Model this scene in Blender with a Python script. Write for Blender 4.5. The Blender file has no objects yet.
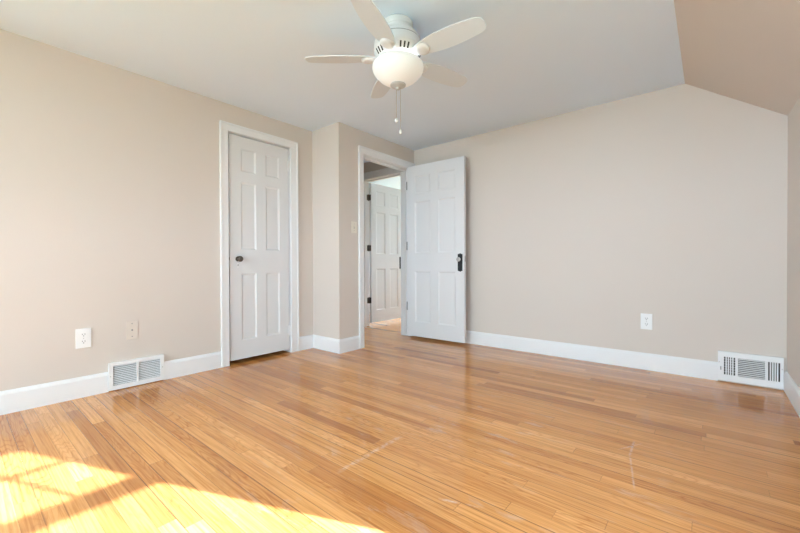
import bpy, bmesh, math, random
from mathutils import Vector, Matrix, Euler
random.seed(4)
C = bpy.context.scene
COL = C.collection
R = math.radians

# ------------------------------------------------------------------ camera
F_PX, YAW, PITCH, ROLL = 372.76, 0.6922, -0.0076, -0.0037
cam_d = bpy.data.cameras.new('camera')
cam = bpy.data.objects.new('camera', cam_d); COL.objects.link(cam)
cam_d.sensor_width = 36.0
cam_d.lens = F_PX / 800 * 36
cam_d.clip_start = 0.02
cam.location = (0, 0, 0.9112)
fwd = Vector((-math.sin(YAW) * math.cos(PITCH), math.cos(YAW) * math.cos(PITCH), math.sin(PITCH)))
cam.rotation_mode = 'QUATERNION'
cam.rotation_quaternion = fwd.to_track_quat('-Z', 'Y') @ Euler((0, 0, ROLL)).to_quaternion()
C.camera = cam

# ------------------------------------------------------------------ world, sun, daylight
w = bpy.data.worlds.new('daylight'); C.world = w; w.use_nodes = True
bg = w.node_tree.nodes['Background']
bg.inputs[0].default_value = (0.67, 0.845, 1.0, 1)
bg.inputs[1].default_value = 17.5

def to_sun(az_x, az_y, tan_el):
    v = Vector((az_x, az_y, 0)).normalized(); v.z = tan_el
    return v.normalized()
SUN_DIR = to_sun(0.9234, 0.3838, 0.485)
sd = bpy.data.lights.new('sun', 'SUN'); sd.energy = 32; sd.angle = R(0.6); sd.color = (0.78, 0.89, 1.06)
sun = bpy.data.objects.new('sun', sd); COL.objects.link(sun)
sun.location = SUN_DIR * 8
sun.rotation_mode = 'QUATERNION'; sun.rotation_quaternion = SUN_DIR.to_track_quat('Z', 'Y')

def portal(name, loc, direction, sx, sy):
    """guides sky light through a modelled window opening; gives off no light of its own"""
    d = bpy.data.lights.new(name, 'AREA'); d.shape = 'RECTANGLE'; d.size = sx; d.size_y = sy
    o = bpy.data.objects.new(name, d); COL.objects.link(o); o.location = loc
    o.rotation_mode = 'QUATERNION'; o.rotation_quaternion = Vector(direction).to_track_quat('-Z', 'Y')
    d.cycles.is_portal = True
    return o
portal('fill_portal_rear', (-1.28, -3.36, 1.25), (0, 1, 0), 3.3, 1.45)  # serves the added rear windows
portal('daylight_side', (0.60, 1.22, 1.15), (-1, 0, 0), 0.64, 1.06)
portal('fill_portal_left', (-3.50, -1.55, 1.25), (1, 0, 0), 2.45, 1.45)  # serves the added left windows
portal('daylight_bedroom', (-3.82, 6.93, 1.375), (0, -1, 0), 1.8, 1.6)

vs = C.view_settings
vs.view_transform = 'Standard'; vs.look = 'None'; vs.gamma = 1.0; vs.use_curve_mapping = False
vs.exposure = 0.40
C.cycles.max_bounces = 12; C.cycles.diffuse_bounces = 8
C.cycles.sample_clamp_indirect = 6.0

# ------------------------------------------------------------------ measures
XL, YB, XK, YC, XB, H = -3.324, 3.781, 0.426, 2.523, -2.894, 2.35
YR = -3.20                    # rear wall (behind the camera)
XS = -0.152                   # where flat ceiling meets the slope
TK = 0.14                     # wall thickness

# ------------------------------------------------------------------ materials
def new_mat(name):
    m = bpy.data.materials.new(name); m.use_nodes = True
    return m, m.node_tree.nodes, m.node_tree.links, m.node_tree.nodes['Principled BSDF']

def paint(name, col, rough=0.6, bump=0.0, spec=0.5, var=0.015, scale=6.0, metallic=0.0):
    m, n, l, p = new_mat(name)
    tc = n.new('ShaderNodeTexCoord')
    no = n.new('ShaderNodeTexNoise'); no.inputs['Scale'].default_value = scale; no.inputs['Detail'].default_value = 4
    l.new(tc.outputs['Object'], no.inputs['Vector'])
    mx = n.new('ShaderNodeMix'); mx.data_type = 'RGBA'
    mx.inputs[6].default_value = tuple(c * (1 - var) for c in col) + (1,)
    mx.inputs[7].default_value = tuple(min(1, c * (1 + var)) for c in col) + (1,)
    l.new(no.outputs['Fac'], mx.inputs[0]); l.new(mx.outputs[2], p.inputs['Base Color'])
    p.inputs['Roughness'].default_value = rough
    p.inputs['Metallic'].default_value = metallic
    p.inputs['Specular IOR Level'].default_value = spec
    if bump:
        n2 = n.new('ShaderNodeTexNoise'); n2.inputs['Scale'].default_value = 140
        l.new(tc.outputs['Object'], n2.inputs['Vector'])
        b = n.new('ShaderNodeBump'); b.inputs['Strength'].default_value = bump; b.inputs['Distance'].default_value = 0.002
        l.new(n2.outputs['Fac'], b.inputs['Height']); l.new(b.outputs['Normal'], p.inputs['Normal'])
    return m

M = {}
M['wall'] = paint('beige_wall_paint', (0.65, 0.590, 0.542), 0.75, 0.12, 0.25, 0.012, 1.5)
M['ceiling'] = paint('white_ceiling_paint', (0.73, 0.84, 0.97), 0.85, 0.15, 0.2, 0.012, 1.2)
M['trim'] = paint('white_trim_paint', (0.80, 0.81, 0.83), 0.38, 0.0, 0.5, 0.008, 3)
M['door'] = paint('white_door_paint', (0.71, 0.72, 0.74), 0.42, 0.02, 0.5, 0.01, 3)
M['white_plastic'] = paint('white_plastic', (0.82, 0.83, 0.84), 0.35)
M['beige_plastic'] = paint('beige_painted_plate', (0.68, 0.61, 0.545), 0.5)
M['ivory'] = paint('ivory_plastic', (0.74, 0.69, 0.60), 0.4)
M['vent'] = paint('white_vent_enamel', (0.82, 0.83, 0.85), 0.4)
M['slot'] = paint('dark_slot', (0.03, 0.03, 0.03), 0.8)
M['duct'] = paint('grey_duct_inside', (0.12, 0.12, 0.125), 0.8)
M['fan'] = paint('white_fan_enamel', (0.70, 0.715, 0.73), 0.35)
M['finial'] = paint('shaded_fan_finial', (0.46, 0.46, 0.455), 0.35)  # fan enamel darkened, shading of the finial put into the colour
M['blade'] = paint('white_fan_blade', (0.65, 0.715, 0.79), 0.45)
M['black_metal'] = paint('black_iron', (0.018, 0.018, 0.02), 0.4, 0.0, 0.5, 0.2, 40, 0.3)
M['bronze'] = paint('aged_bronze', (0.13, 0.115, 0.10), 0.35, 0.0, 0.5, 0.15, 60, 0.8)
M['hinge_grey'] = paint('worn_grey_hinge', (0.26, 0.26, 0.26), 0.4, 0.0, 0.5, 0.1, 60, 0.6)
M['steel'] = paint('brushed_steel', (0.45, 0.44, 0.42), 0.35, 0.0, 0.5, 0.05, 60, 0.9)
M['shadow_wood'] = paint('closet_shade_brown', (0.20, 0.16, 0.12), 0.8)  # darkness of the unlit closet put into the colour
M['grass'] = paint('lawn_green', (0.16, 0.20, 0.10), 0.9, 0.0, 0.2, 0.2, 3)

def glass_mat():
    m, n, l, p = new_mat('window_glass')
    out = n['Material Output']
    t = n.new('ShaderNodeBsdfTransparent'); t.inputs[0].default_value = (0.97, 0.985, 0.98, 1)
    g = n.new('ShaderNodeBsdfGlossy'); g.inputs['Roughness'].default_value = 0.02
    lw = n.new('ShaderNodeLayerWeight'); lw.inputs[0].default_value = 0.5
    pw = n.new('ShaderNodeMath'); pw.operation = 'POWER'; pw.inputs[1].default_value = 5
    fr = n.new('ShaderNodeMath'); fr.operation = 'MULTIPLY_ADD'; fr.inputs[1].default_value = 0.5; fr.inputs[2].default_value = 0.03
    l.new(lw.outputs['Facing'], pw.inputs[0]); l.new(pw.outputs[0], fr.inputs[0])
    mx = n.new('ShaderNodeMixShader')
    l.new(fr.outputs[0], mx.inputs[0]); l.new(t.outputs[0], mx.inputs[1]); l.new(g.outputs[0], mx.inputs[2])
    l.new(mx.outputs[0], out.inputs[0]); n.remove(p)
    return m
M['glass'] = glass_mat()

def knob_glass():
    m, n, l, p = new_mat('clear_glass_knob')
    p.inputs['Base Color'].default_value = (0.9, 0.92, 0.93, 1)
    p.inputs['Transmission Weight'].default_value = 0.55
    p.inputs['Roughness'].default_value = 0.12
    no = n.new('ShaderNodeTexNoise'); no.inputs['Scale'].default_value = 60
    return m
M['knob_glass'] = knob_glass()

def bowl_mat():
    m, n, l, p = new_mat('frosted_glass_bowl')
    p.inputs['Base Color'].default_value = (0.78, 0.79, 0.79, 1)
    p.inputs['Roughness'].default_value = 0.35
    p.inputs['Emission Color'].default_value = (1.0, 0.985, 0.95, 1)
    no = n.new('ShaderNodeTexNoise'); no.inputs['Scale'].default_value = 3
    tc = n.new('ShaderNodeTexCoord'); l.new(tc.outputs['Object'], no.inputs['Vector'])
    mr = n.new('ShaderNodeMapRange'); mr.inputs[3].default_value = 0.10; mr.inputs[4].default_value = 0.14
    l.new(no.outputs['Fac'], mr.inputs[0]); l.new(mr.outputs[0], p.inputs['Emission Strength'])
    return m
M['bowl'] = bowl_mat()

def floor_mat():
    m, n, l, p = new_mat('oak_strip_floor')
    def val(x):
        v = n.new('ShaderNodeValue'); v.outputs[0].default_value = x; return v.outputs[0]
    def mth(op, a, b=None, c=None):
        q = n.new('ShaderNodeMath'); q.operation = op
        for i, s in enumerate((a, b, c)):
            if s is None: continue
            if isinstance(s, (int, float)): q.inputs[i].default_value = s
            else: l.new(s, q.inputs[i])
        return q.outputs[0]
    def wn(a, b=0.0, ch='Value'):
        cx = n.new('ShaderNodeCombineXYZ')
        for i, s in enumerate((a, b)):
            if isinstance(s, (int, float)): cx.inputs[i].default_value = s
            else: l.new(s, cx.inputs[i])
        q = n.new('ShaderNodeTexWhiteNoise'); q.noise_dimensions = '3D'
        l.new(cx.outputs[0], q.inputs['Vector']); return q.outputs[ch]
    def vec(x, y, z):
        cx = n.new('ShaderNodeCombineXYZ')
        for i, s in enumerate((x, y, z)):
            if isinstance(s, (int, float)): cx.inputs[i].default_value = s
            else: l.new(s, cx.inputs[i])
        return cx.outputs[0]
    def noise(v, sc, det=4, rough=0.5, dist=0.0):
        q = n.new('ShaderNodeTexNoise'); l.new(v, q.inputs['Vector'])
        q.inputs['Scale'].default_value = sc; q.inputs['Detail'].default_value = det
        q.inputs['Roughness'].default_value = rough; q.inputs['Distortion'].default_value = dist
        return q.outputs['Fac']
    def rng(v, a, b, c=0.0, d=1.0):
        q = n.new('ShaderNodeMapRange'); l.new(v, q.inputs[0])
        for i, s in enumerate((a, b, c, d)): q.inputs[i + 1].default_value = s
        return q.outputs[0]
    def mix(f, a, b, mode='MIX'):
        q = n.new('ShaderNodeMix'); q.data_type = 'RGBA'; q.blend_type = mode
        if isinstance(f, (int, float)): q.inputs[0].default_value = f
        else: l.new(f, q.inputs[0])
        for i, s in ((6, a), (7, b)):
            if isinstance(s, tuple): q.inputs[i].default_value = s
            else: l.new(s, q.inputs[i])
        return q.outputs[2]
    tc = n.new('ShaderNodeTexCoord'); sp = n.new('ShaderNodeSeparateXYZ'); l.new(tc.outputs['Object'], sp.inputs[0])
    x, y = sp.outputs[0], sp.outputs[1]
    W = 0.0605
    v = mth('DIVIDE', mth('ADD', y, 0.035), W)
    row = mth('FLOOR', v); fv = mth('SUBTRACT', v, row)
    r1 = wn(row, 3.1); r2 = wn(row, 17.7)
    L = mth('ADD', 0.7, mth('MULTIPLY', r1, 1.0))
    u = mth('ADD', mth('DIVIDE', x, L), mth('MULTIPLY', r2, 13.0))
    brd = mth('FLOOR', u); fu = mth('SUBTRACT', u, brd)
    b1 = wn(row, mth('ADD', brd, 0.37)); b2 = wn(mth('ADD', row, 0.5), mth('ADD', brd, 9.37)); b3 = wn(mth('ADD', row, 0.25), mth('ADD', brd, 41.3))
    # board base tone
    rp = n.new('ShaderNodeValToRGB'); l.new(b1, rp.inputs[0])
    cr = rp.color_ramp
    cr.elements[0].position = 0.0; cr.elements[0].color = (0.42, 0.165, 0.050, 1)
    cr.elements[1].position = 1.0; cr.elements[1].color = (0.80, 0.40, 0.145, 1)
    for pos, c in ((0.12, (0.56, 0.235, 0.070, 1)), (0.45, (0.65, 0.295, 0.092, 1)), (0.75, (0.70, 0.33, 0.108, 1))):
        e = cr.elements.new(pos); e.color = c
    # grain: long fibres plus arched cathedral figure, shifted board by board
    off = mth('MULTIPLY', b2, 57.0)
    gv = vec(mth('ADD', mth('MULTIPLY', x, 2.2), off), mth('ADD', mth('MULTIPLY', y, 95.0), mth('MULTIPLY', off, 3.0)), 0.0)
    fib = noise(gv, 1.0, 5, 0.6)
    cv = vec(mth('ADD', mth('MULTIPLY', x, 1.6), off), mth('MULTIPLY', mth('ADD', y, off), 11.0), off)
    cn = noise(cv, 1.0, 2, 0.5)
    rings = mth('ABSOLUTE', mth('SINE', mth('MULTIPLY', cn, 48.0)))
    rings = mth('POWER', mth('SUBTRACT', 1.0, rings), 2.0)
    rings = mth('MULTIPLY', rings, rng(b3, 0.25, 0.9, 0.1, 1.0))
    col = mix(rng(fib, 0.42, 0.72), rp.outputs[0], mix(1.0, rp.outputs[0], (0.66, 0.52, 0.40, 1), 'MULTIPLY'))
    col = mix(mth('MULTIPLY', rings, 0.8), col, mix(1.0, col, (0.72, 0.58, 0.45, 1), 'MULTIPLY'))
    sv = vec(mth('ADD', mth('MULTIPLY', x, 1.3), mth('MULTIPLY', off, 2.0)), mth('ADD', mth('MULTIPLY', y, 42.0), off), 4.0)
    streak = rng(noise(sv, 1.0, 5, 0.65), 0.58, 0.74)
    col = mix(mth('MULTIPLY', streak, rng(b2, 0.2, 1.0, 0.25, 0.9)), col, mix(1.0, col, (0.62, 0.47, 0.36, 1), 'MULTIPLY'))
    pale = rng(noise(vec(mth('ADD', mth('MULTIPLY', x, 1.7), off), mth('MULTIPLY', mth('ADD', y, off), 30.0), 9.0), 1.0, 4, 0.6), 0.60, 0.75)
    col = mix(mth('MULTIPLY', pale, 0.5), col, mix(1.0, col, (1.18, 1.2, 1.25, 1), 'MULTIPLY'))
    # larger mottling
    mot = noise(tc.outputs['Object'], 2.3, 4, 0.6)
    col = mix(rng(mot, 0.35, 0.7, 0.0, 0.45), col, mix(1.0, col, (1.10, 1.07, 1.0, 1), 'MULTIPLY'))
    # worn, whitish finish across the middle of the room
    wv = vec(mth('MULTIPLY', x, 4.0), mth('MULTIPLY', y, 13.0), 2.0)
    wear = rng(noise(wv, 1.0, 6, 0.7, 0.5), 0.56, 0.78)
    area_m = rng(noise(tc.outputs['Object'], 1.1, 2, 0.5), 0.36, 0.52)
    dx = mth('ADD', x, 0.85); dy = mth('SUBTRACT', y, 1.5)
    dist = mth('SQRT', mth('ADD', mth('MULTIPLY', dx, dx), mth('MULTIPLY', dy, dy)))
    area_m = mth('MULTIPLY', area_m, rng(dist, 0.3, 1.3, 1.0, 0.0))
    wearm = mth('MULTIPLY', mth('MULTIPLY', wear, area_m), 0.95)
    col = mix(wearm, col, (0.62, 0.50, 0.40, 1))
    # one pale scrape on the boards (drag mark)
    def scrape(x0, y0, x1, y1, wdt, k):
        ddx, ddy = x1 - x0, y1 - y0; ln = math.hypot(ddx, ddy); ux, uy = ddx / ln, ddy / ln
        a = mth('ADD', mth('MULTIPLY', mth('SUBTRACT', x, x0), ux), mth('MULTIPLY', mth('SUBTRACT', y, y0), uy))
        c = mth('ABSOLUTE', mth('SUBTRACT', mth('MULTIPLY', mth('SUBTRACT', y, y0), ux), mth('MULTIPLY', mth('SUBTRACT', x, x0), uy)))
        t = mth('MULTIPLY', rng(c, 0.0, wdt, 1.0, 0.0), mth('MULTIPLY', rng(a, -0.02, 0.03), rng(a, ln - 0.03, ln + 0.03, 1.0, 0.0)))
        br = rng(noise(tc.outputs['Object'], 45, 3, 0.6), 0.35, 0.65)
        return mth('MULTIPLY', mth('MULTIPLY', t, br), k)
    for s in SCRAPES:
        col = mix(scrape(*s), col, (0.78, 0.68, 0.58, 1))
    # dark specks and nail dots
    vo = n.new('ShaderNodeTexVoronoi'); vo.inputs['Scale'].default_value = 3.2; l.new(tc.outputs['Object'], vo.inputs['Vector'])
    speck = mth('MULTIPLY', mth('LESS_THAN', vo.outputs['Distance'], 0.014), 0.7)
    col = mix(speck, col, (0.10, 0.05, 0.03, 1))
    # seams
    ev = mth('MINIMUM', fv, mth('SUBTRACT', 1.0, fv))
    sw = mth('MULTIPLY', wn(mth('ROUND', v), 5.5), 0.028)
    seam = mth('LESS_THAN', ev, mth('ADD', 0.008, sw))
    eu = mth('MULTIPLY', mth('MINIMUM', fu, mth('SUBTRACT', 1.0, fu)), L)
    seamu = mth('LESS_THAN', eu, 0.0012)
    anyseam = mth('MAXIMUM', mth('MULTIPLY', seam, rng(wn(mth('ROUND', v), 8.5), 0.0, 1.0, 0.3, 0.85)), mth('MULTIPLY', mth('MULTIPLY', seamu, rng(b2, 0.2, 0.8, 0.1, 1.0)), 0.7))
    col = mix(anyseam, col, (0.12, 0.055, 0.025, 1))
    l.new(col, p.inputs['Base Color'])
    ro = mth('ADD', rng(fib, 0.3, 0.8, 0.09, 0.18), mth('MULTIPLY', wearm, 0.3))
    l.new(ro, p.inputs['Roughness'])
    p.inputs['Specular IOR Level'].default_value = 0.6
    b = n.new('ShaderNodeBump'); b.inputs['Strength'].default_value = 0.25; b.inputs['Distance'].default_value = 0.0012
    tilt = mth('MULTIPLY', mth('SUBTRACT', b3, 0.5), mth('MULTIPLY', fv, 0.5))
    hgt = mth('ADD', mth('SUBTRACT', mth('MULTIPLY', fib, 0.12), anyseam), tilt)
    hgt = mth('ADD', hgt, mth('MULTIPLY', noise(tc.outputs['Object'], 9, 2), 0.35))
    l.new(hgt, b.inputs['Height']); l.new(b.outputs['Normal'], p.inputs['Normal'])
    return m
SCRAPES = [(-1.249, 1.08, -1.25, 1.50, 0.020, 0.42), (-0.292, 2.21, -0.287, 2.05, 0.008, 0.6), (-0.287, 2.05, -0.233, 1.766, 0.006, 0.4), (-0.334, 2.085, -0.265, 2.206, 0.006, 0.5), (-0.79, 1.205, -0.74, 1.225, 0.010, 0.9), (-0.70, 1.24, -0.67, 1.25, 0.008, 0.7)]
M['floor'] = floor_mat()

# ------------------------------------------------------------------ mesh helpers
class MB:
    def __init__(s): s.bm = bmesh.new()
    def box(s, a, b, bevel=0.0, mat=None):
        x0, y0, z0 = (min(a[i], b[i]) for i in range(3)); x1, y1, z1 = (max(a[i], b[i]) for i in range(3))
        vs_ = [s.bm.verts.new(p) for p in ((x0,y0,z0),(x1,y0,z0),(x1,y1,z0),(x0,y1,z0),(x0,y0,z1),(x1,y0,z1),(x1,y1,z1),(x0,y1,z1))]
        fs = [s.bm.faces.new([vs_[i] for i in f]) for f in ((0,3,2,1),(4,5,6,7),(0,1,5,4),(1,2,6,5),(2,3,7,6),(3,0,4,7))]
        if bevel:
            es = list({e for f in fs for e in f.edges})
            bmesh.ops.bevel(s.bm, geom=es, offset=bevel, segments=2, affect='EDGES', profile=0.6)
        elif mat is not None:
            bmesh.ops.transform(s.bm, matrix=mat, verts=vs_)
        return s
    def prism(s, pts, ext, axis):
        """extrude a closed outline; pts = 3D points, ext = vector"""
        e = Vector(ext)
        a = [s.bm.verts.new(p) for p in pts]; b = [s.bm.verts.new(Vector(p) + e) for p in pts]
        s.bm.faces.new(a); s.bm.faces.new(b[::-1])
        for i in range(len(a)):
            j = (i + 1) % len(a); s.bm.faces.new([a[j], a[i], b[i], b[j]])
        return s
    def lathe(s, prof, seg=48, center=(0, 0, 0), axis='Z', cap=True):
        cx = Vector(center); rings = []
        def pos(r, h, t):
            c, q = r * math.cos(t), r * math.sin(t)
            return cx + (Vector((c, q, h)) if axis == 'Z' else Vector((c, h, q)) if axis == 'Y' else Vector((h, c, q)))
        for r, h in prof:
            if r < 1e-6: rings.append([s.bm.verts.new(pos(0, h, 0))])
            else: rings.append([s.bm.verts.new(pos(r, h, 2 * math.pi * k / seg)) for k in range(seg)])
        for a, b in zip(rings, rings[1:]):
            for k in range(seg):
                j = (k + 1) % seg
                q = [a[k % len(a)], a[j % len(a)], b[j % len(b)], b[k % len(b)]]
                q2 = []
                for v in q:
                    if v not in q2: q2.append(v)
                if len(q2) > 2: s.bm.faces.new(q2)
        if cap:
            for rg in (rings[0], rings[-1]):
                if len(rg) > 2: s.bm.faces.new(rg)
        return s
    def build(s, name, mat, parent=None, smooth=False, loc=None, bevel=0.0):
        bmesh.ops.recalc_face_normals(s.bm, faces=s.bm.faces)
        me = bpy.data.meshes.new(name); s.bm.to_mesh(me); s.bm.free()
        me.materials.append(mat)
        o = bpy.data.objects.new(name, me); COL.objects.link(o)
        if smooth:
            for p_ in me.polygons: p_.use_smooth = True
            md = o.modifiers.new('edge', 'EDGE_SPLIT'); md.split_angle = R(38)
        if bevel:
            md = o.modifiers.new('bevel', 'BEVEL'); md.width = bevel; md.segments = 2; md.limit_method = 'ANGLE'
        if parent: o.parent = parent
        if loc: o.location = loc
        return o
def tag(o, label=None, cat=None, group=None, kind=None):
    if label: o['label'] = label
    if cat: o['category'] = cat
    if group: o['group'] = group
    if kind: o['kind'] = kind
    return o
def struct(o, label, cat): return tag(o, label, cat, None, 'structure')
def empty(name, loc, rz=0.0):
    o = bpy.data.objects.new(name, None); COL.objects.link(o); o.location = loc; o.rotation_euler = (0, 0, rz)
    o.empty_display_size = 0.1
    return o

# wall with rectangular holes: boxes around the holes, merged in one mesh
def wall(name, axis, p0, p1, a0, a1, z0, z1, holes=(), mat=None, label='', cat='wall'):
    """axis 'x': wall spans p0..p1 in x (thickness) and a0..a1 in y; axis 'y': the other way"""
    mb = MB()
    def bx(u0, u1, v0, v1):
        if u1 - u0 < 1e-4 or v1 - v0 < 1e-4: return
        if axis == 'x': mb.box((p0, u0, v0), (p1, u1, v1))
        else: mb.box((u0, p0, v0), (u1, p1, v1))
    cur = a0
    for (h0, h1, g0, g1) in sorted(holes):
        bx(cur, h0, z0, z1); bx(h0, h1, z0, g0); bx(h0, h1, g1, z1); cur = h1
    bx(cur, a1, z0, z1)
    o = mb.build(name, mat or M['wall'])
    return struct(o, label, cat)

# ------------------------------------------------------------------ shell
fl = MB().prism([(XL - TK, YR - TK, -0.12), (XK + TK, YR - TK, -0.12), (XK + TK, 7.0, -0.12), (-5.2, 7.0, -0.12), (-5.2, 1.1, -0.12), (XL - TK, 1.1, -0.12)], (0, 0, 0.12), 'z').build('floor', M['floor'])
struct(fl, 'honey oak strip floor with worn finish', 'floor')

OUT_Z = H + 0.12
# left wall: closet doorway, plus two window holes added for fill light
CD0, CD1, CDT = 1.592, 2.238, 2.104
wall('wall_left', 'x', XL - TK, XL, YR, YC + 0.0, 0, H, [(CD0, CD1, 0.0, CDT), (-2.74, -1.74, 0.55, 1.95), (-1.35, -0.36, 0.55, 1.95)], label='beige left wall with the closet door', cat='wall')
# bump: short wall facing the camera
wall('wall_closet_return', 'y', YC, YC + 0.12, XL - TK, XB, 0, H, label='short beige wall jutting out right of the closet door', cat='wall')
# wall with the bedroom doorway
DD0, DD1, DDT = 2.862, 3.692, 2.100
XH = XB - 0.135
wall('wall_doorway', 'x', XH, XB, YC + 0.12, YB, 0, H, [(DD0, DD1, 0.0, DDT)], label='beige wall holding the open doorway', cat='wall')
# back wall (continues behind the hall, with the second doorway)
HD0, HD1 = -3.848, -3.075
wall('wall_back', 'y', YB, YB + 0.135, -5.6, XK + TK, 0, OUT_Z, [(HD0, HD1, 0.0, 2.104)], label='long beige back wall', cat='wall')
# knee wall on the right with a window hole
KZ_back, KZ_s = 1.944, 0.044
def kz(y): return max(1.735, KZ_back - KZ_s * (YB - y))
def loft(mb, f, y0, y1, n=60):
    rings = [[mb.bm.verts.new(p) for p in f(y0 + (y1 - y0) * k / n)] for k in range(n + 1)]
    mb.bm.faces.new(rings[0]); mb.bm.faces.new(rings[-1][::-1])
    for A, B in zip(rings, rings[1:]):
        for i in range(4):
            j = (i + 1) % 4; mb.bm.faces.new([A[j], A[i], B[i], B[j]])

W0, W1, WZ0, WZ1 = 0.92, 1.523, 0.64, 1.66
wall('wall_right', 'x', XK, XK + TK, YR, YB, 0, 1.70, [(W0, W1, WZ0, WZ1)], label='low beige knee wall at the right edge', cat='wall')
# rear wall with windows added for fill light
RW = [(-2.84, -1.90), (-1.72, -0.78), (-0.60, 0.28)]
wall('wall_rear', 'y', YR - TK, YR, XL - TK, XK + TK, 0, OUT_Z, [(a, b, 0.55, 1.95) for a, b in RW], label='beige rear wall with added fill-light windows', cat='wall')
# flat ceiling, ends at the slope
ce = MB().prism([(XL - TK, YR - TK, H), (XS, YR - TK, H), (XS, YB, H), (-5.2, YB, H), (-5.2, 1.1, H), (XL - TK, 1.1, H)], (0, 0, 0.12), 'z').build('ceiling', M['ceiling'])
struct(ce, 'flat white ceiling', 'ceiling')
# sloped ceiling: slab from the ceiling edge down to the knee wall
mb = MB()
def slope_pts(y):
    z = kz(y)
    sl = (H - z) / (XK - XS)
    return [(XS, y, H), (XK + TK, y, z - sl * TK), (XK + TK, y, z - sl * TK + 0.15), (XS, y, H + 0.12)]
loft(mb, slope_pts, YR - TK, YB)
sc_o = mb.build('ceiling_slope', M['wall'], smooth=True)
struct(sc_o, 'beige sloped ceiling above the knee wall', 'ceiling')
# top strip that closes the knee wall up to the slope
mb = MB()
P_ = lambda y: [(XK, y, 1.70), (XK + TK, y, 1.70), (XK + TK, y, kz(y) + 0.0), (XK, y, kz(y) + 0.012)]
loft(mb, P_, YR, YB)
struct(mb.build('wall_right_top', M['wall']), 'upper strip of the beige knee wall', 'wall')

# closet interior
mb = MB()
mb.box((XL - 0.85, 1.2, 0), (XL - 0.75, YC + 0.12, H)); mb.box((XL - 0.85, 1.1, 0), (XL - TK, 1.2, H))
mb.box((XL - 0.75, YC, 0), (XL - TK, YC + 0.12, H))
struct(mb.build('wall_closet_inside', M['shadow_wood']), 'dark inside of the closet', 'wall')
# hall walls
struct(MB().box((-5.2, YC + 0.12, 0), (-5.08, YB, H)).build('wall_hall_left', M['wall']), 'hall end wall out of sight', 'wall')
struct(MB().box((-5.2, YC, 0), (XL - 0.85, YC + 0.12, H)).build('wall_hall_front', M['wall']), 'hall side wall out of sight', 'wall')
# room beyond the hall
wall('wall_bedroom_left', 'x', -5.1, -4.98, YB + 0.135, 6.9, 0, H, [], label='beige wall seen over the far open door')
struct(MB().box((-2.0, YB + 0.135, 0), (-1.88, 6.9, H)).build('wall_bedroom_right', M['wall']), 'right wall of the far room', 'wall')
wall('wall_bedroom_back', 'y', 6.78, 6.9, -4.98, -2.0, 0, H, [(-4.70, -2.95, 0.60, 2.15)], label='back wall of the far room with a window', cat='wall')
struct(MB().box((-5.1, YB + 0.135, H), (-1.88, 6.9, H + 0.12)).build('ceiling_bedroom', M['ceiling']), 'white ceiling of the far room', 'ceiling')
# ground outside
struct(MB().box((-30, -30, -3.2), (40, 40, -3.0)).build('ground', M['grass']), 'lawn outside below the windows', 'ground')

# ------------------------------------------------------------------ baseboards
BH, BT = 0.142, 0.015
def baseboard(name, a, b, nrm, label, h=BH):
    """a, b = ends along the wall face at floor; nrm = direction into the room"""
    a = Vector((a[0], a[1], 0)); b = Vector((b[0], b[1], 0)); n_ = Vector((nrm[0], nrm[1], 0))
    prof = [(0, 0), (BT, 0), (BT, h - 0.022), (BT * 0.75, h - 0.012), (BT * 0.5, h - 0.004), (0.003, h), (0, h)]
    pts = [a + n_ * p + Vector((0, 0, q)) for p, q in prof]
    o = MB().prism(pts, b - a, 'z').build(name, M['trim'])
    return struct(o, label, 'baseboard')
CW = 0.086   # casing width
baseboard('baseboard_left', (XL, YR), (XL, 0.716), (1, 0), 'white baseboard left of the left floor vent')
baseboard('baseboard_left_far', (XL, 1.068), (XL, CD0 - 0.070), (1, 0), 'white baseboard between floor vent and closet door')
baseboard('baseboard_corner', (XL, CD1 + CW), (XL, YC), (1, 0), 'short white baseboard right of the closet door')
baseboard('baseboard_return', (XL, YC), (XB + BT, YC), (0, -1), 'white baseboard on the short jutting wall')
baseboard('baseboard_doorway', (XB, YC), (XB, DD0 - 0.068), (1, 0), 'white baseboard left of the open doorway')
baseboard('baseboard_back', (XB + 0.03, YB), (0.055, YB), (0, -1), 'long white baseboard on the back wall')
baseboard('baseboard_right', (XK, YR), (XK, YB), (-1, 0), 'white baseboard on the knee wall')
baseboard('baseboard_rear', (XL, YR), (XK, YR), (0, 1), 'white baseboard on the rear wall')

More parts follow.
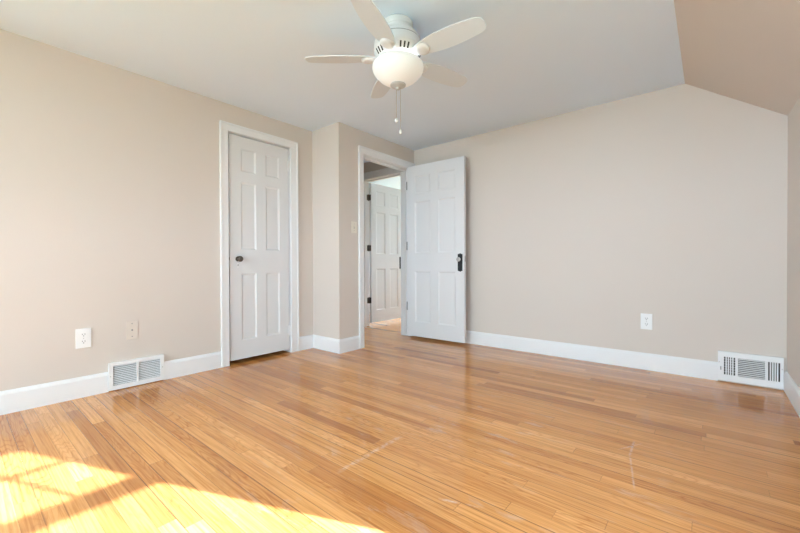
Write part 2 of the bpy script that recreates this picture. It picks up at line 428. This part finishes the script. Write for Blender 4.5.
# ------------------------------------------------------------------ casings
def casing(name, axis, face, sgn, u0, u1, top, wl, wr, wt, depth, label, cw_t=0.018, right_extra=0):
    """door casing: boards on the wall face + the jamb lining through the wall"""
    mb = MB()
    def bx(ua, ub, za, zb, fa, fb, bv=0.0):
        if axis == 'x': mb.box((fa, ua, za), (fb, ub, zb), bv)
        else: mb.box((ua, fa, za), (ub, fb, zb), bv)
    f1 = face + sgn * cw_t
    f2 = face + sgn * (cw_t + 0.006)
    bx(u0 - wl, u0 + 0.0, 0, top + 0.0, face, f1, 0.003)
    if wr > 0: bx(u1, u1 + wr, 0, top, face, f1, 0.003)
    bx(u0 - wl, u1 + max(wr, 0), top, top + wt, face, f1, 0.003)
    # raised back band on the outer edge
    bb = 0.016
    bx(u0 - wl - 0.001, u0 - wl + bb, 0, top + wt, face, f2, 0.002)
    if wr > 0.04: bx(u1 + wr - bb, u1 + wr + 0.001, 0, top + wt, face, f2, 0.002)
    bx(u0 - wl, u1 + max(wr, 0), top + wt - bb, top + wt + 0.001, face, f2, 0.002)
    # jamb lining
    jt = 0.004
    fb = face - sgn * depth
    bx(u0, u0 + jt, 0, top, face, fb); bx(u1 - jt, u1, 0, top, face, fb); bx(u0, u1, top - jt, top, face, fb)
    # far side casing
    fo = fb - sgn * cw_t
    bx(u0 - 0.075, u0, 0, top, fb, fo, 0.002); bx(u1, u1 + (0.075 if right_extra == 0 else right_extra), 0, top, fb, fo, 0.002)
    bx(u0 - 0.075, u1 + (0.075 if right_extra == 0 else right_extra), top, top + 0.085, fb, fo, 0.002)
    o = mb.build(name, M['trim'])
    return struct(o, label, 'door frame')
casing('trim_1', 'x', XL, 1, CD0, CD1, CDT, 0.070, CW, 0.072, TK, 'white casing around the closed closet door')
casing('trim_2', 'x', XB, 1, DD0, DD1, DDT, 0.068, 0.080, 0.076, 0.135, 'white casing around the open doorway', right_extra=0.08)
casing('trim_3', 'y', YB, -1, HD0, HD1, 2.104, 0.075, 0.025, 0.096, 0.135, 'white casing of the far doorway in the hall')
# door stops
struct(MB().box((XB - 0.06, DD0 + 0.004, 0), (XB - 0.10, DD0 + 0.014, DDT - 0.004)).box((XB - 0.06, DD1 - 0.014, 0), (XB - 0.10, DD1 - 0.004, DDT - 0.004))
       .box((XB - 0.06, DD0 + 0.014, DDT - 0.014), (XB - 0.10, DD1 - 0.014, DDT - 0.004)).build('trim_4', M['trim']), 'white door stop in the open doorway', 'door frame')
struct(MB().box((HD0 + 0.004, YB + 0.045, 0), (HD0 + 0.014, YB + 0.085, 2.100)).box((HD0 + 0.014, YB + 0.045, 2.090), (HD1 - 0.004, YB + 0.085, 2.100))
       .build('trim_5', M['trim']), 'white door stop in the far doorway', 'door frame')

# ------------------------------------------------------------------ doors
ROWS = [(0.174, 0.790), (1.010, 1.632), (1.730, 1.944)]   # above leaf bottom
def door_leaf(w, h, t, mx, mm, rows=ROWS):
    """six-panel leaf: x 0..w, y -t..0, z 0..h; recessed panels with moulded edges on both faces"""
    bm = bmesh.new()
    pw = (w - 2 * mx - mm) / 2
    cols = [(mx, mx + pw), (mx + pw + mm, w - mx)]
    xs = sorted({0, w} | {c for p in cols for c in p}); zs = sorted({0, h} | {c for p in rows for c in p})
    for (yy, s) in ((0.0, -1), (-t, 1)):
        for i in range(len(xs) - 1):
            for k in range(len(zs) - 1):
                x0, x1, z0, z1 = xs[i], xs[i + 1], zs[k], zs[k + 1]
                if (x0, x1) in [tuple(c) for c in cols] and (z0, z1) in rows:
                    prev = [(x0, z0), (x1, z0), (x1, z1), (x0, z1)]; py = yy
                    for b, d in ((0.003, 0.002), (0.013, 0.0075), (0.017, 0.0090)):
                        cur = [(x0 + b, z0 + b), (x1 - b, z0 + b), (x1 - b, z1 - b), (x0 + b, z1 - b)]; cy = yy + s * d
                        for q in range(4):
                            r = (q + 1) % 4
                            bm.faces.new([bm.verts.new(v) for v in ((prev[q][0], py, prev[q][1]), (prev[r][0], py, prev[r][1]), (cur[r][0], cy, cur[r][1]), (cur[q][0], cy, cur[q][1]))])
                        prev, py = cur, cy
                    bm.faces.new([bm.verts.new((a, py, b)) for a, b in prev])
                else:
                    bm.faces.new([bm.verts.new(v) for v in ((x0, yy, z0), (x1, yy, z0), (x1, yy, z1), (x0, yy, z1))])
    for q in (((0,0,0),(w,0,0),(w,-t,0),(0,-t,0)), ((0,0,h),(w,0,h),(w,-t,h),(0,-t,h)), ((0,0,0),(0,0,h),(0,-t,h),(0,-t,0)), ((w,0,0),(w,0,h),(w,-t,h),(w,-t,0))):
        # split the rim at the same cuts so the surface welds cleanly
        bm.faces.new([bm.verts.new(v) for v in q])
    bmesh.ops.remove_doubles(bm, verts=bm.verts, dist=0.0004)
    bmesh.ops.recalc_face_normals(bm, faces=bm.faces)
    s = MB(); s.bm.free(); s.bm = bm
    return s
def hinge(parent, x, y, z, mat, hgt=0.095, leaf=0.022, side=1):
    mb = MB()
    mb.lathe([(0.0001, z - hgt / 2 - 0.006), (0.004, z - hgt / 2 - 0.004), (0.0062, z - hgt / 2), (0.0062, z + hgt / 2), (0.004, z + hgt / 2 + 0.004), (0.0001, z + hgt / 2 + 0.006)], 12, (x, y, 0))
    mb.box((x, y - 0.0015, z - hgt / 2), (x + side * leaf, y + 0.0015, z + hgt / 2))
    mb.box((x - side * leaf * 0.7, y - 0.0015, z - hgt / 2), (x, y + 0.0015, z + hgt / 2))
    return mb.build('hinge', mat, parent, smooth=True)

# closed closet door  (local x runs from the hinge towards the knob; local +y faces the room)
LZ = 0.036
cw_, ch_ = CD1 - CD0 - 0.030, 2.092 - LZ - 0.002
d1 = door_leaf(cw_, ch_, 0.035, 0.108, 0.100).build('door_1', M['door'])
d1.location = (XL - 0.002, CD1 - 0.014, LZ); d1.rotation_euler = (0, 0, -math.pi / 2)
struct(d1, 'closed white six-panel closet door', 'door')
def at_w(dist): return dist
kx = cw_ - 0.075 + 0.0
k_ = MB().lathe([(0.0001, 0.0), (0.023, 0.0), (0.0235, 0.004), (0.018, 0.007), (0.009, 0.009), (0.0085, 0.024), (0.016, 0.030), (0.0255, 0.038), (0.0275, 0.046), (0.024, 0.054), (0.013, 0.059), (0.0001, 0.060)], 32, (kx, 0, 0.960 - LZ), 'Y')
o = k_.build('doorknob', M['bronze'], d1, smooth=True); o['label'] = 'round dark bronze knob'
ks = MB().box((kx - 0.008, 0, 0.905 - LZ - 0.022), (kx + 0.008, 0.003, 0.905 - LZ + 0.016), 0.001)
ko = ks.build('keyhole_plate', M['white_plastic'], d1)
MB().box((kx - 0.0025, 0.002, 0.905 - LZ - 0.010), (kx + 0.0025, 0.0036, 0.905 - LZ + 0.006)).build('keyhole', M['slot'], ko)
for z in (1.885, 0.20):
    o = hinge(d1, -0.006, 0.004, z - LZ + 0.03, M['trim'], 0.10, 0.020)
MB().box((cw_ - 0.002, -0.010, 0.945 - LZ), (cw_ + 0.006, -0.002, 0.975 - LZ)).build('latch', M['bronze'], d1)

# open door into this room (hinged at the far jamb, swung back towards the back wall)
ow = 0.787
ang = math.atan2(3.628 - 3.606, -2.083 + 2.870)
LD = 0.028
d2 = door_leaf(ow, 2.098 - LD, 0.036, 0.112, 0.105).build('door_2', M['door'])
nx, ny = -math.sin(ang), math.cos(ang)
d2.location = (-2.870 + nx * 0.036, 3.606 + ny * 0.036, LD); d2.rotation_euler = (0, 0, ang)
struct(d2, 'open white six-panel door with black lock plate', 'door')
px_ = ow - 0.052
for yy, s in ((-0.036, -1), (0.0, 1)):
    pl = MB()
    z0, z1 = 0.826 - LD, 1.018 - LD; hw = 0.030
    pts = [(-hw, z0 + 0.006), (-hw + 0.006, z0), (-0.010, z0), (-0.004, z0 - 0.008), (0.004, z0 - 0.008), (0.010, z0), (hw - 0.006, z0), (hw, z0 + 0.006),
           (hw, z1 - 0.006), (hw - 0.006, z1), (0.010, z1), (0.004, z1 + 0.008), (-0.004, z1 + 0.008), (-0.010, z1), (-hw + 0.006, z1), (-hw, z1 - 0.006)]
    pl.prism([(px_ + a, yy, b) for a, b in pts], (0, s * 0.004, 0), 'y')
    plate = pl.build('lock_plate', M['black_metal'], d2, bevel=0.0012); plate['label'] = 'tall black iron lock plate'
    rim = MB().box((px_ - hw + 0.007, yy + s * 0.004, z0 + 0.010), (px_ + hw - 0.007, yy + s * 0.0055, z1 - 0.010), 0.0006)
    rim.build('raised_panel', M['black_metal'], plate)
    kz_ = 0.957 - LD
    nk = MB().lathe([(0.014, yy + s * 0.004), (0.014, yy + s * 0.010), (0.009, yy + s * 0.014), (0.009, yy + s * 0.024), (0.013, yy + s * 0.026)], 24, (px_, 0, kz_), 'Y')
    nk.build('knob_neck', M['black_metal'], plate, smooth=True)
    kb = MB().lathe([(0.0001, s * 0.024), (0.014, s * 0.024), (0.0235, s * 0.032), (0.026, s * 0.041), (0.022, s * 0.050), (0.012, s * 0.055), (0.0001, s * 0.056)], 12, (px_, yy, kz_), 'Y')
    o = kb.build('doorknob', M['knob_glass'], d2); o['label'] = 'faceted clear glass knob'
MB().box((px_ - 0.003, -0.0422, 0.868 - LD), (px_ + 0.003, -0.0414, 0.888 - LD)).build('keyhole', M['slot'], d2)
MB().box((ow - 0.001, -0.031, 0.930 - LD), (ow + 0.002, -0.006, 0.995 - LD)).box((ow, -0.024, 0.952 - LD), (ow + 0.010, -0.012, 0.976 - LD)).build('latch', M['steel'], d2)
for z in (1.87, 1.13, 0.39):
    hinge(d2, -0.004, -0.038, z - LD, M['hinge_grey'], 0.095, 0.004)

# far door beyond the hall, swung open into the far room
hw_ = 0.725
d3 = door_leaf(hw_, 2.094 - 0.046, 0.036, 0.112, 0.105).build('door_3', M['door'])
d3.location = (HD0 + 0.010, YB + 0.148, 0.046); d3.rotation_euler = (0, 0, R(90))
struct(d3, 'white six-panel door standing open beyond the hall', 'door')
for z in (1.88, 1.14, 0.375):
    mb = MB(); zz = z - 0.046
    mb.lathe([(0.0001, zz - 0.050), (0.007, zz - 0.046), (0.0085, zz - 0.042), (0.0085, zz + 0.042), (0.007, zz + 0.046), (0.0001, zz + 0.050)], 12, (-0.009, 0.004, 0))
    mb.box((-0.0035, -0.034, zz - 0.042), (-0.0002, 0.006, zz + 0.042)); mb.box((-0.045, 0.0035, zz - 0.042), (-0.004, 0.0062, zz + 0.042))
    o = mb.build('hinge', M['bronze'], d3, smooth=True); o['label'] = 'dark bronze butt hinge'
pk = hw_ - 0.055
for yy, s in ((-0.036, -1), (0.0, 1)):
    plate = MB().box((pk - 0.028, yy, 0.83 - 0.046), (pk + 0.028, yy + s * 0.004, 1.02 - 0.046), 0.001).build('lock_plate', M['black_metal'], d3)
    MB().lathe([(0.0001, yy + s * 0.004), (0.010, yy + s * 0.004), (0.009, yy + s * 0.022), (0.023, yy + s * 0.030), (0.026, yy + s * 0.040), (0.018, yy + s * 0.050), (0.0001, yy + s * 0.052)], 24, (pk, 0, 0.957 - 0.046), 'Y').build('doorknob', M['black_metal'], plate, smooth=True)

# ------------------------------------------------------------------ windows (outside the frame; they let the daylight in; rear and left ones added for fill)
def window(name, axis, plane, u0, u1, z0, z1, rail0, rail1, label, vm=(), hm=(), inner=0.0, sgn=1):
    """double-hung window: frame, two sashes, glazing bars; panes as child"""
    mb = MB()
    def bx(ua, ub, za, zb, d=0.02):
        if axis == 'x': mb.box((plane - d, ua, za), (plane + d, ub, zb))
        else: mb.box((ua, plane - d, za), (ub, plane + d, zb))
    f = 0.02
    bx(u0, u0 + f, z0, z1); bx(u1 - f, u1, z0, z1); bx(u0, u1, z0, z0 + 0.05); bx(u0, u1, z1 - 0.012, z1)
    bx(u0, u1, rail0, rail1, 0.016)
    for v in vm: bx(v - 0.007, v + 0.007, rail1, z1, 0.008)
    for h_ in hm: bx(u0, u1, h_ - 0.006, h_ + 0.006, 0.008)
    o = mb.build(name, M['trim']); struct(o, label, 'window')
    g = MB()
    if axis == 'x': g.box((plane - 0.002, u0 + f, z0 + 0.05), (plane + 0.002, u1 - f, z1 - 0.012))
    else: g.box((u0 + f, plane - 0.002, z0 + 0.05), (u1 - f, plane + 0.002, z1 - 0.012))
    g.build('pane', M['glass'], o)
    # casing on the room side
    c = MB(); fc = inner; t = 0.018 * sgn
    def cb(ua, ub, za, zb, k=1.0):
        if axis == 'x': c.box((fc, ua, za), (fc + t * k, ub, zb))
        else: c.box((ua, fc, za), (ub, fc + t * k, zb))
    cb(u0 - 0.07, u0, z0, z1); cb(u1, u1 + 0.07, z0, z1)
    cb(u0 - 0.07, u1 + 0.07, z1, z1 + 0.07 if name != 'window_1' else z1 + 0.03); cb(u0 - 0.09, u1 + 0.09, z0 - 0.025, z0, 2.5); cb(u0 - 0.07, u1 + 0.07, z0 - 0.09, z0 - 0.025)
    c.build('window_frame', M['trim'], o)
    return o
PX = 0.500
window('window_1', 'x', PX, W0, W1, WZ0, WZ1, 1.197, 1.259, 'double-hung window in the knee wall', vm=(W1 - 0.21, W1 - 0.42, W1 - 0.63), hm=(1.470,), inner=XK, sgn=-1)
for i, (a, b) in enumerate(RW):
    window('window_%d' % (i + 2), 'y', YR - 0.08, a, b, 0.55, 1.95, 1.22, 1.27, ('left', 'middle', 'right')[i] + ' added fill-light window in the rear wall', inner=YR, sgn=1)  # unseen windows, added to even out the room light
window('window_5', 'x', XL - 0.08, -1.35, -0.36, 0.55, 1.95, 1.22, 1.27, 'added fill-light window in the left wall beside the camera', inner=XL, sgn=1)  # unseen, added to light the slope and the right side
window('window_7', 'x', XL - 0.08, -2.74, -1.74, 0.55, 1.95, 1.22, 1.27, 'second added fill-light window in the left wall behind the camera', inner=XL, sgn=1)  # unseen, added as more fill from the left
window('window_6', 'y', 6.84, -4.70, -2.95, 0.60, 2.15, 1.38, 1.43, 'window in the far room', inner=6.78, sgn=-1)

# ------------------------------------------------------------------ wall plates
def duplex(loc, rz, label, group=None):
    """thing at the wall face; local +y looks into the room"""
    t = empty('outlet', loc, rz); tag(t, label, 'outlet')
    hx, hz = 0.042, 0.067
    MB().box((-hx, 0, -hz), (hx, 0.006, hz), 0.0025).build('cover_plate', M['white_plastic'], t)
    for dz in (0.024, -0.024):
        pts = []
        for k in range(28):
            a = 2 * math.pi * k / 28
            pts.append((0.0185 * math.cos(a), 0.0055, dz + max(-0.0145, min(0.0145, 0.0185 * math.sin(a)))))
        rc = MB().prism(pts, (0, 0.0030, 0), 'y').build('receptacle', M['white_plastic'], t)
        y0, y1 = 0.0075, 0.0090
        MB().box((-0.0085, y0, dz - 0.001), (-0.0055, y1, dz + 0.0090)).build('slot', M['slot'], rc)
        MB().box((0.0055, y0, dz + 0.000), (0.0085, y1, dz + 0.0080)).build('slot', M['slot'], rc)
        MB().lathe([(0.0030, y0), (0.0030, y1)], 12, (0, 0, dz - 0.0075), 'Y').build('ground_hole', M['slot'], rc)
    MB().lathe([(0.003, 0.005), (0.003, 0.0072), (0.0001, 0.0075)], 12, (0, 0, 0), 'Y').build('screw', M['steel'], t, smooth=True)
    return t
duplex((XL, 0.582, 0.405), -math.pi / 2, 'white duplex outlet low on the left wall')
duplex((-0.409, YB, 0.411), math.pi, 'white duplex outlet low on the back wall, near the right corner')

# painted jack plate on the left wall
t = empty('jack_plate', (XL, 0.863, 0.421), -math.pi / 2); tag(t, 'small beige painted jack plate on the left wall above the vent', 'wall plate')
MB().box((-0.037, 0, -0.068), (0.037, 0.006, 0.068), 0.002).build('cover_plate', M['beige_plastic'], t)
MB().lathe([(0.006, 0.0055), (0.006, 0.008), (0.0045, 0.008), (0.0045, 0.012), (0.0001, 0.012)], 16, (0, 0, 0.002), 'Y').build('jack', M['hinge_grey'], t, smooth=True)
for dz in (-0.046, 0.050):
    MB().lathe([(0.0038, 0.0055), (0.0038, 0.0072), (0.0001, 0.0078)], 12, (0, 0, dz), 'Y').build('screw', M['hinge_grey'], t, smooth=True)

# light switch by the doorway
t = empty('light_switch', (XB, 2.727, 1.298), -math.pi / 2); tag(t, 'ivory toggle light switch left of the open doorway', 'light switch')
MB().box((-0.038, 0, -0.060), (0.038, 0.006, 0.060), 0.002).build('cover_plate', M['ivory'], t)
MB().box((-0.006, 0.005, -0.013), (0.006, 0.0075, 0.013)).build('toggle_slot', M['hinge_grey'], t)
MB().box((-0.0045, 0.006, -0.004), (0.0045, 0.018, 0.010), 0.001).build('toggle', M['ivory'], t)
for dz in (-0.034, 0.034):
    MB().lathe([(0.0035, 0.0055), (0.0035, 0.0072), (0.0001, 0.0078)], 12, (0, 0, dz), 'Y').build('screw', M['hinge_grey'], t, smooth=True)

# ------------------------------------------------------------------ floor-level wall vents
def frame_box(mb, x0, x1, z0, z1, holes, y0, y1):
    """plate x0..x1, z0..z1 with rectangular holes in one row"""
    cur = x0
    for (a, b, c, d) in sorted(holes):
        mb.box((cur, y0, z0), (a, y1, z1)); mb.box((a, y0, z0), (b, y1, c)); mb.box((a, y0, d), (b, y1, z1)); cur = b
    mb.box((cur, y0, z0), (x1, y1, z1))
# left vent: two louvred grilles
vy0, vy1 = 0.717, 1.067
t = empty('floor_vent', (XL, (vy0 + vy1) / 2, 0.0), -math.pi / 2)
tag(t, 'white two-panel louvred vent in the left wall baseboard', 'vent')
hwv = (vy1 - vy0) / 2
# local x = -(world y - centre)
holes = [(-0.150, -0.007, 0.038, 0.180), (0.007, 0.150, 0.038, 0.180)]
mb = MB(); frame_box(mb, -hwv, hwv, 0.006, 0.203, holes, 0.012, 0.022)
mb.box((-hwv, 0, 0.006), (-hwv + 0.006, 0.012, 0.203)); mb.box((hwv - 0.006, 0, 0.006), (hwv, 0.012, 0.203)); mb.box((-hwv, 0, 0.197), (hwv, 0.012, 0.203)); mb.box((-hwv, 0, 0.006), (hwv, 0.012, 0.012))
mb.build('vent_frame', M['vent'], t)
MB().box((-hwv + 0.007, 0.0005, 0.014), (hwv - 0.007, 0.002, 0.195)).build('backing', M['duct'], t)
for (a, b, c, d) in holes:
    n_ = 11
    for k in range(n_):
        z = c + (d - c) * (k + 0.5) / n_
        mb = MB(); m_ = Matrix.Translation((0, 0.0115, z)) @ Matrix.Rotation(R(-35), 4, 'X')
        mb.box((a, -0.0058, -0.0006), (b, 0.0058, 0.0006), mat=m_)
        mb.build('louvre', M['vent'], t)
for sx in (-1, 1):
    MB().lathe([(0.0035, 0.0215), (0.0035, 0.0232), (0.0001, 0.0238)], 12, (sx * (hwv - 0.010), 0, 0.108), 'Y').build('screw', M['steel'], t, smooth=True)

# right vent: three-way register
vx0, vx1 = 0.054, 0.409
t = empty('floor_vent', ((vx0 + vx1) / 2, YB, 0.0), math.pi)
tag(t, 'white three-way register in the back wall baseboard at the right corner', 'vent')
cxr = (vx0 + vx1) / 2; hwr = (vx1 - vx0) / 2
loc = lambda wx: cxr - wx
H3 = [(loc(0.153), loc(0.089)), (loc(0.315), loc(0.168)), (loc(0.391), loc(0.330))]
holes = [(a, b, 0.058, 0.193) for a, b in H3]
mb = MB(); frame_box(mb, -hwr, hwr, 0.012, 0.232, holes, 0.014, 0.022)
mb.box((-hwr, 0, 0.012), (-hwr + 0.006, 0.014, 0.232)); mb.box((hwr - 0.006, 0, 0.012), (hwr, 0.014, 0.232)); mb.box((-hwr, 0, 0.226), (hwr, 0.014, 0.232)); mb.box((-hwr, 0, 0.012), (hwr, 0.014, 0.018))
mb.build('vent_frame', M['vent'], t)
MB().box((-hwr + 0.007, 0.0005, 0.02), (hwr - 0.007, 0.002, 0.224)).build('backing', M['slot'], t)
for i, (a, b) in enumerate(H3):
    if i == 1:
        for k in range(10):
            z = 0.058 + 0.135 * (k + 0.5) / 10
            m_ = Matrix.Translation((0, 0.016, z)) @ Matrix.Rotation(R(-32), 4, 'X')
            mb = MB(); mb.box((a, -0.0055, -0.0008), (b, 0.0055, 0.0008), mat=m_); mb.build('louvre', M['vent'], t)
    else:
        nn = 5
        for k in range(1, nn):
            x = a + (b - a) * k / nn
            mb = MB(); mb.box((x - 0.0035, 0.008, 0.058), (x + 0.0035, 0.0215, 0.193)); mb.build('louvre', M['vent'], t)
        if i == 0:
            for k in range(1, 7):
                z = 0.058 + 0.135 * k / 7
                MB().box((a, 0.004, z - 0.0012), (b, 0.007, z + 0.0012)).build('damper_bar', M['vent'], t)
lv = MB().box((hwr - 0.020, 0.020, 0.092), (hwr - 0.014, 0.028, 0.118), 0.001).build('damper_lever', M['hinge_grey'], t)
for sx in (-1, 1):
    MB().lathe([(0.003, 0.0215), (0.003, 0.0232), (0.0001, 0.0238)], 12, (sx * (hwr - 0.008), 0, 0.150), 'Y').build('screw', M['steel'], t, smooth=True)

# ------------------------------------------------------------------ ceiling fan
FX, FY = -1.4375, 1.7215
fan = empty('ceiling_fan', (FX, FY, H)); tag(fan, 'white five-blade ceiling fan with a frosted light bowl', 'ceiling fan')
def zl(z): return z - H
MB().lathe([(0.0001, zl(2.35)), (0.0855, zl(2.35)), (0.0855, zl(2.345)), (0.0001, zl(2.345))], 48).build('shadow_gap_ring', M['hinge_grey'], fan, smooth=True)  # dark ring standing for the shadow gap between canopy and ceiling
MB().lathe([(0.0001, zl(2.3465)), (0.089, zl(2.3465)), (0.090, zl(2.344)), (0.090, zl(2.322)), (0.086, zl(2.316)), (0.078, zl(2.314)), (0.074, zl(2.306)), (0.074, zl(2.270)), (0.0001, zl(2.270))], 64).build('canopy', M['fan'], fan, smooth=True)
mt = MB().lathe([(0.0001, zl(2.288)), (0.078, zl(2.288)), (0.100, zl(2.282)), (0.120, zl(2.270)), (0.133, zl(2.252)), (0.136, zl(2.240)), (0.1335, zl(2.238)), (0.1335, zl(2.236)), (0.137, zl(2.234)),
                 (0.141, zl(2.215)), (0.142, zl(2.190)), (0.0001, zl(2.190))], 64).build('motor_housing', M['fan'], fan, smooth=True)
MB().lathe([(0.125, zl(2.2385)), (0.1352, zl(2.2385)), (0.1352, zl(2.2355)), (0.125, zl(2.2355)), (0.125, zl(2.2385))], 64, cap=False).build('groove_shade_band', M['hinge_grey'], fan)  # dark band, shade of the housing groove put into the colour
ring = MB().lathe([(0.0001, zl(2.191)), (0.142, zl(2.191)), (0.145, zl(2.186)), (0.141, zl(2.172)), (0.119, zl(2.136)), (0.110, zl(2.130)), (0.0001, zl(2.130))], 64).build('vent_ring', M['fan'], fan, smooth=True)
for k in range(5):
    base = 2.7 + 72 * k + 36
    for j in (-10, 0, 10):
        a = R(base + j)
        m_ = Matrix.Rotation(a, 4, 'Z') @ Matrix.Translation((0.1305, 0, zl(2.154))) @ Matrix.Rotation(R(31), 4, 'Y')
        mb = MB(); mb.box((-0.004, -0.0048, -0.016), (0.0012, 0.0048, 0.016), mat=m_)
        mb.build('slot', M['slot'], ring)
fit = MB().lathe([(0.0001, zl(2.132)), (0.060, zl(2.132)), (0.060, zl(2.118)), (0.098, zl(2.112)), (0.100, zl(2.095)), (0.0001, zl(2.095))], 48).build('light_fitter', M['fan'], fan, smooth=True)
for k in range(3):
    a = R(20 + 120 * k + 16)
    mb = MB(); m_ = Matrix.Rotation(a, 4, 'Z') @ Matrix.Translation((0.118, 0, zl(2.108)))
    mb.box((-0.022, -0.006, -0.012), (0.022, 0.006, 0.004), mat=m_); mb.build('bowl_clip', M['fan'], fit)
# bowl: open-topped shell with thickness
bp = [(r_, zl(2.084) - d_) for r_, d_ in ((0.153, 0), (0.1525, 0.008), (0.150, 0.018), (0.145, 0.029), (0.137, 0.041), (0.126, 0.053), (0.112, 0.066), (0.095, 0.078), (0.075, 0.088), (0.052, 0.0955), (0.028, 0.100), (0.0001, 0.102))]
outer = [(0.137, zl(2.106)), (0.146, zl(2.103)), (0.1515, zl(2.094))] + bp
inner = [(max(0.0001, r_ - 0.004), z_ + 0.004) for r_, z_ in reversed(bp)] + [(0.143, zl(2.097)), (0.134, zl(2.102))]
prof = outer + inner + [outer[0]]
bw = MB().lathe(prof, 64, cap=False).build('light_bowl', M['bowl'], fan, smooth=True); bw['label'] = 'frosted white glass bowl'
fin = MB().lathe([(0.0001, zl(1.986)), (0.040, zl(1.986)), (0.047, zl(1.983)), (0.046, zl(1.977)), (0.034, zl(1.970)), (0.016, zl(1.964)), (0.011, zl(1.955)), (0.0001, zl(1.952))], 40).build('finial', M['finial'], fan, smooth=True)
# blades and their irons
def blade_mb():
    top = []
    stations = [(0.105, 0.026), (0.14, 0.038), (0.18, 0.049), (0.23, 0.0585), (0.29, 0.0650), (0.36, 0.0668), (0.42, 0.0645), (0.48, 0.0585), (0.515, 0.0535), (0.536, 0.047), (0.549, 0.035), (0.554, 0.016)]
    pts = [(r_, wv) for r_, wv in stations] + [(0.555, 0.0)] + [(r_, -wv) for r_, wv in reversed(stations)]
    mb = MB()
    mb.prism([(a, b, -0.003) for a, b in pts], (0, 0, 0.006), 'z')
    return mb
TILT = R(-12)
blade_me = iron_me = None
for k in range(5):
    a = R(2.7 + 72 * k)
    rot = Matrix.Rotation(a, 4, 'Z') @ Matrix.Translation((0, 0, zl(2.140))) @ Matrix.Rotation(TILT, 4, 'X')
    if k == 0:
        b_ = blade_mb().build('blade', M['blade'], fan, bevel=0.0015); blade_me = b_.data
        ib = MB()
        ib.prism([(0.085, -0.020, -0.009), (0.13, -0.016, -0.009), (0.19, -0.030, -0.009), (0.19, 0.030, -0.009), (0.13, 0.016, -0.009), (0.085, 0.020, -0.009)], (0, 0, 0.0055), 'z')
        ib.lathe([(0.0001, -0.020), (0.020, -0.021), (0.034, -0.0185), (0.041, -0.012), (0.043, -0.004), (0.0001, -0.004)], 36, (0.178, 0, 0))
        i_ = ib.build('blade_iron', M['fan'], fan, smooth=True); iron_me = i_.data
    else:
        b_ = b_.copy(); COL.objects.link(b_); i_ = i_.copy(); COL.objects.link(i_)
    b_.matrix_basis = rot; i_.matrix_basis = rot
# pull chains
def chain(x, y, z0, z1, kind):
    mb = MB()
    mb.lathe([(0.0012, zl(z0)), (0.0012, zl(z1))], 8, (x, y, 0))
    n_ = int((z0 - z1) / 0.008)
    for k in range(n_):
        z = z0 - 0.008 * k
        mb.lathe([(0.0001, zl(z) + 0.0022), (0.0022, zl(z)), (0.0001, zl(z) - 0.0022)], 8, (x, y, 0))
    c = mb.build('pull_chain', M['steel'], fan, smooth=True)
    if kind == 0: p_ = [(0.0001, 0.012), (0.007, 0.010), (0.0115, 0.002), (0.0115, -0.006), (0.007, -0.012), (0.0001, -0.014)]
    else: p_ = [(0.0001, 0.014), (0.004, 0.012), (0.0075, 0.002), (0.0085, -0.010), (0.006, -0.014), (0.0001, -0.015)]
    MB().lathe([(r_, zl(z1) + h_) for r_, h_ in p_], 20, (x, y, 0)).build('chain_pull', M['fan'], c, smooth=True)
chain(-0.008, -0.006, 1.955, 1.770, 0)
chain(0.012, 0.008, 1.966, 1.702, 1)
# bulb inside the bowl
bl = bpy.data.lights.new('fan_bulb', 'POINT'); bl.energy = 0.2; bl.color = (1.0, 0.94, 0.84); bl.shadow_soft_size = 0.03
for dx in (-0.09, 0.09):
    lo = bpy.data.objects.new('fan_bulb', bl); COL.objects.link(lo); lo.location = (FX + dx * 1.1, FY - dx * 0.5, 2.06)
